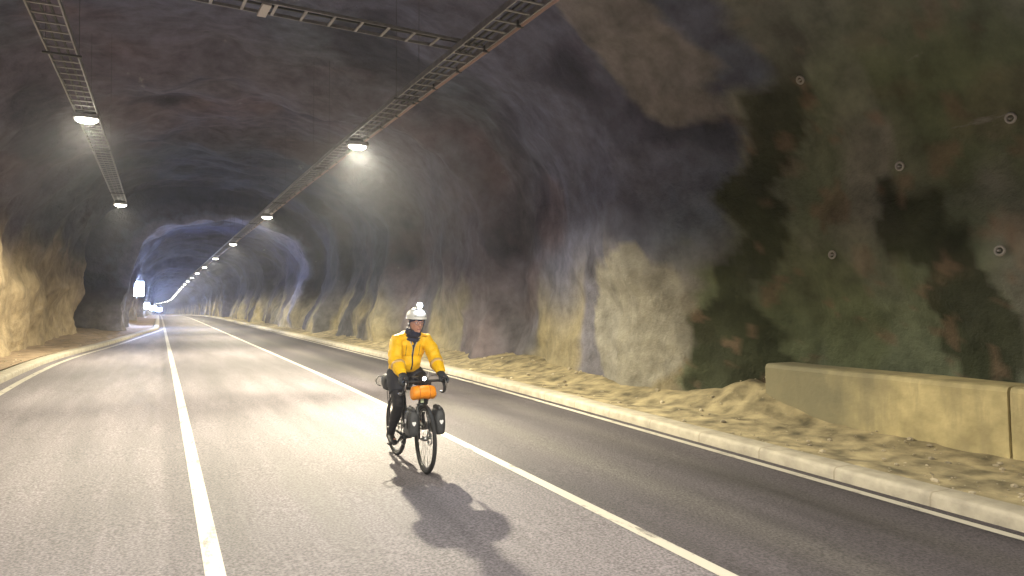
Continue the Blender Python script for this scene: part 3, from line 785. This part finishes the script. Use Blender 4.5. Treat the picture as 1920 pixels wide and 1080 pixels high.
# helmet: open shell with vents and visor edge
def shell(r, zc, zmin):
    vs = []; fs = []; n, m_ = 40, 14
    for i in range(m_ + 1):
        th = (i / m_) * R(97)
        for k in range(n):
            a = 2 * math.pi * k / n; x, y, z = math.sin(th) * math.cos(a), math.sin(th) * math.sin(a), math.cos(th)
            # brow rises at the front, drops at the sides and back
            drop = .018 * smooth(.3, -1, x) - .006 * smooth(.5, 1, x)
            vs.append((r[0] * x, r[1] * y, zc + r[2] * z - drop * (th / R(97)) ** 2))
    for i in range(m_):
        for k in range(n): fs.append((i * n + k, i * n + (k + 1) % n, (i + 1) * n + (k + 1) % n, (i + 1) * n + k))
    return vs, fs, n, m_
vo, fo, n_, m_ = shell((.132, .106, .100), .055, 0); vi, fi, _, _ = shell((.110, .088, .080), .055, 0)
N0 = len(vo); vs = [hp(*v) for v in vo] + [hp(*v) for v in vi]
fs = list(reversed([tuple(reversed(f_)) for f_ in fo])) + [tuple(i + N0 for i in f_) for f_ in fi]
for k in range(n_): a = m_ * n_ + k; c = m_ * n_ + (k + 1) % n_; fs.append((a, c, c + N0, a + N0))
hel = MB().add(vs, fs).build('helmet', M_helm, rider)
for (yy, x0, x1) in ((0, .02, .09), (-.034, .0, .085), (.034, .0, .085), (-.066, -.03, .06), (.066, -.03, .06)):
    def on(x, y):
        q = 1 - (x / .132) ** 2 - (y / .106) ** 2
        return hp(x, y, .055 + .100 * math.sqrt(max(.02, q)) + .0005)
    pts = [on(lerp(x0, x1, i / 6), yy * (1 - .25 * i / 6)) for i in range(7)]
    MB().tube(pts, [.002, .006, .008, .008, .008, .006, .002], 8, squash=.4, up=(0, 0, 1)).build('vent', M_dark, hel)
fr = [hp(.132 * math.cos(a) * 1.0 * .985, .106 * math.sin(a) * .985, .055 + .022) for a in [R(-42 + 6 * i) for i in range(15)]]
MB().tube(fr, .0025, 6).build('brow_groove', M_dark, hel)
for s in (-1, 1):
    MB().tube([hp(.03, s * .088, .04), hp(.015, s * .088, -.02), hp(.045, s * .055, -.095)], .0045, 6, squash=.5).build('chin_strap', M_black, hel)
MB().ball(hp(.01, -.094, -.012), (.012, .008, .012), 10, 8).build('strap_clip', M_white, hel)
lampb = MB().tube([hp(.005, 0, .165), hp(.03, 0, .185), hp(.062, 0, .188)], [.018, .028, .031], 14).build('head_torch', M_black, hel)
MB().tube([hp(.061, 0, .188), hp(.070, 0, .188)], [.029, .026], 14).build('torch_lens', mat('torch lens', (.9, .9, 1), .3, emit=(.80, .88, 1), es=300), lampb)
def torch(p, power, name):
    ld = bpy.data.lights.new(name, 'AREA'); ld.shape = 'DISK'; ld.size = .04; ld.energy = power; ld.color = (.72, .82, 1)
    lo = bpy.data.objects.new(name, ld); C.objects.link(lo); lo.parent = rider; lo.location = p; lo.rotation_euler = (0, R(-82), 0)
torch(hp(.073, 0, .188), 22, 'torch_light')
# neck tube
b = MB()
b.tube([V((.065, 0, 1.375)), V((.10, 0, 1.43)), hp(-.005, 0, -.098), hp(.0, 0, -.070)], [.095, .078, .066, .060], 20)
b.tube([V((.10, -.04, 1.43)), V((.16, 0, 1.425)), V((.10, .04, 1.43))], [.03, .035, .03], 12)
b.build('neck_warmer', M_navy, rider, voxel=.006, smoothing=2, disp=lambda c, n: c + n * .004 * math.sin(c.z * 160 + c.y * 30 + 3 * n3(c.x * 20, c.y * 20, c.z * 20)))
# jacket, one surface with the sleeves
b = MB()
sj = [V((-.245, 0, 1.0)), V((-.21, 0, 1.06)), V((-.135, 0, 1.15)), V((-.04, 0, 1.275)), V((.03, 0, 1.36)), V((.078, 0, 1.415)), V((.095, 0, 1.44))]
b.tube(sj, [.168, .172, .172, .185, .168, .105, .078], 24, squash=[.74, .78, .80, .80, .74, .72, .8], up=(1, 0, 0))
b.ball((-.05, 0, 1.13), (.13, .135, .13), 20, 14)
b.ball((-.06, 0, 1.075), (.10, .125, .09), 20, 14)
for s in (-1, 1):
    b.tube([spine[4].lerp(sh[s], .30) + V((0, 0, .012)), sh[s] + V((0, s * .004, -.008)), sh[s].lerp(elb[s], .45) + V((0, s * .01, 0)), elb[s] + V((-.012, s * .006, -.01)), elb[s].lerp(wri[s], .35) + V((0, 0, -.006)), elb[s].lerp(wri[s], .72), elb[s].lerp(wri[s], .94)],
           [.072, .076, .078, .076, .072, .060, .046], 18)
def fold(c, n):
    w_ = 1 - abs(n3(c.x * 9, c.y * 9, c.z * 9)) * 2
    return c + n * (.013 * n3(c.x * 11 + 4, c.y * 11, c.z * 13) + .018 * max(0, w_) * n3(c.x * 4, c.y * 4, c.z * 5 + 8) + .004 * n3(c.x * 30, c.y * 30, c.z * 22))
jac = b.build('jacket', M_jack, rider, voxel=.0075, smoothing=4, disp=fold)
bvh = BVHTree.FromPolygons([v.co.copy() for v in jac.data.vertices], [tuple(p.vertices) for p in jac.data.polygons])
def front(y, z, lift=.002, x0=.6): # front of the jacket at (y, z)
    h_ = bvh.ray_cast(V((x0, y, z)), V((-1, 0, 0)))
    return h_[0] + h_[1] * lift if h_[0] else V((.1, y, z))
def ribbon(name, ptsL, ptsR, m, parent, th=.003):
    vs = []; k = len(ptsL)
    for a, c in zip(ptsL, ptsR): vs += [a, c, a - V((th * 2, 0, 0)), c - V((th * 2, 0, 0))]
    fs = []
    for i in range(k - 1):
        p, q = i * 4, (i + 1) * 4
        fs += [(p, p + 1, q + 1, q), (p + 3, p + 2, q + 2, q + 3), (p, q, q + 2, p + 2), (p + 1, p + 3, q + 3, q + 1)]
    fs += [(0, 2, 3, 1), ((k - 1) * 4, (k - 1) * 4 + 1, (k - 1) * 4 + 3, (k - 1) * 4 + 2)]
    return MB().add(vs, fs).build(name, m, parent)
zz = [1.385 - i * .0225 for i in range(17)]
# shirt seen in the open V, then the closed zip down to the hem
ribbon('open_neck', [front(-.038 * smooth(1.25, 1.40, z) - .007, z, .003) for z in zz], [front(.038 * smooth(1.25, 1.40, z) + .007, z, .003) for z in zz], M_navy, jac)
for s in (-1, 1):
    ribbon('lining', [front(s * (.038 * smooth(1.25, 1.40, z) + .007), z, .004) for z in zz[:10]], [front(s * (.038 * smooth(1.25, 1.40, z) + .010 + .016 * smooth(1.25, 1.38, z)), z, .006) for z in zz[:10]], M_lining, jac)
    b = MB(); b.tube([V((.035, s * .055, 1.475)), V((.10, s * .078, 1.455)), V((.150, s * .062, 1.415)), V((.158, s * .045, 1.385))], [.020, .030, .032, .012], 12, squash=.35, up=(0, s, .3))
    b.build('collar', M_navy, jac)
    MB().tube([front(s * .075, z, .0015) for z in (1.30, 1.27, 1.24, 1.21, 1.18)], .0022, 6).build('pocket_zip', M_dark, jac)
for s in (-1, 1):
    a = elb[s].lerp(wri[s], .30); c = elb[s].lerp(wri[s], .44)
    MB().tube([a + V((0, 0, -.006)), a.lerp(c, .5) + V((0, 0, -.004)), c + V((0, 0, -.002))], [.0785, .076, .073], 20).build('reflective_band', M_refl, jac)
    a = elb[s].lerp(wri[s], .90); c = elb[s].lerp(wri[s], 1.06)
    MB().tube([a, a.lerp(c, .5), c], [.040, .042, .036], 16).build('cuff', M_jack, jac)
# tights, shorts, shoes
for s in (-1, 1): pass
b = MB()
for s in (-1, 1): leg(b, s, .006)
b.tube([V((-.27, 0, .965)), V((-.245, 0, 1.02)), V((-.20, 0, 1.08))], [.15, .15, .145], 20, squash=.75, up=(1, 0, 0))
b.build('tights', M_tight, rider, voxel=.008, smoothing=3, disp=lambda c, n: c + n * .003 * n3(c.x * 20, c.y * 20, c.z * 30))
b = MB()
for s in (-1, 1): leg(b, s, .010, .62)
b.tube([V((-.27, 0, .965)), V((-.245, 0, 1.02)), V((-.20, 0, 1.07))], [.158, .158, .150], 20, squash=.78, up=(1, 0, 0))
b.build('shorts', M_short, rider, voxel=.008, smoothing=3, disp=lambda c, n: c + n * .006 * n3(c.x * 14, c.y * 14, c.z * 14))
for s in (-1, 1):
    P_ = RP if s < 0 else LP; b = MB(); tilt = R(12) if s < 0 else R(2); yv = s * .135
    def fp(x, z): return V((P_.x, yv, P_.z + .012)) + V((x * math.cos(tilt) + z * math.sin(tilt), 0, -x * math.sin(tilt) + z * math.cos(tilt)))
    b.tube([fp(-.155, .045), fp(-.13, .042), fp(-.06, .040), fp(.0, .034), (fp(.06, .026)), fp(.105, .020)], [.024, .036, .040, .046, .044, .022], 14, squash=[1, 1, .9, .72, .6, .6], up=(0, 0, 1))
    b.tube([fp(-.09, .05), ank[s], ank[s] + V((.0, 0, .07))], [.045, .046, .047], 14)
    b.build('shoe', M_shoe, rider, voxel=.006, smoothing=2)
# gloves with five fingers closed round the brake hoods
for s in (-1, 1):
    b = MB(); y0 = s * .214
    b.tube([wri[s] + V((-.03, 0, .040)), wri[s] + V((.01, 0, .028)), wri[s] + V((.05, 0, .012)), V((.455, y0 + s * .008, 1.008))], [.040, .038, .042, .038], 14, squash=[.9, .85, .6, .55], up=(0, 0, 1))
    for j, (fx, ln) in enumerate(((.470, .95), (.448, 1.05), (.427, 1.0), (.407, .85))):
        b.tube([V((fx - .01, y0 + s * .012, 1.010)), V((fx + .006, y0 + s * .036, 1.000)), V((fx + .014, y0 + s * .042, .975)), V((fx + .020, y0 + s * .032, .975 - .024 * ln)), V((fx + .022, y0 + s * .012, .975 - .032 * ln))], [.012, .0115, .011, .0105, .008], 10)
    b.tube([V((.415, y0 - s * .014, 1.012)), V((.440, y0 - s * .034, .998)), V((.462, y0 - s * .034, .976)), V((.478, y0 - s * .026, .962))], [.014, .013, .012, .009], 10)
    b.v = [V((v.x, v.y, v.z - .028)) for v in b.v]
    b.build('glove', M_glove, rider, voxel=.0045, smoothing=1, disp=lambda c, n: c + n * .003)


# ------------------------------------------------------------------ thin haze, added for the glow round the lamps
HAZE = .0010
hz = MB().box((-12, 183, .5), (80, 440, 22)).build('haze', None, None, False)
hm = bpy.data.materials.new('tunnel air'); hm.use_nodes = True; nt = hm.node_tree
nt.nodes.remove(nt.nodes['Principled BSDF'])
pv = nt.nodes.new('ShaderNodeVolumePrincipled'); pv.inputs['Color'].default_value = (.85, .88, 1, 1); pv.inputs['Density'].default_value = HAZE; pv.inputs['Anisotropy'].default_value = .75
nt.links.new(pv.outputs[0], nt.nodes['Material Output'].inputs['Volume'])
hz.data.materials.append(hm); tag(hz, kind='stuff')
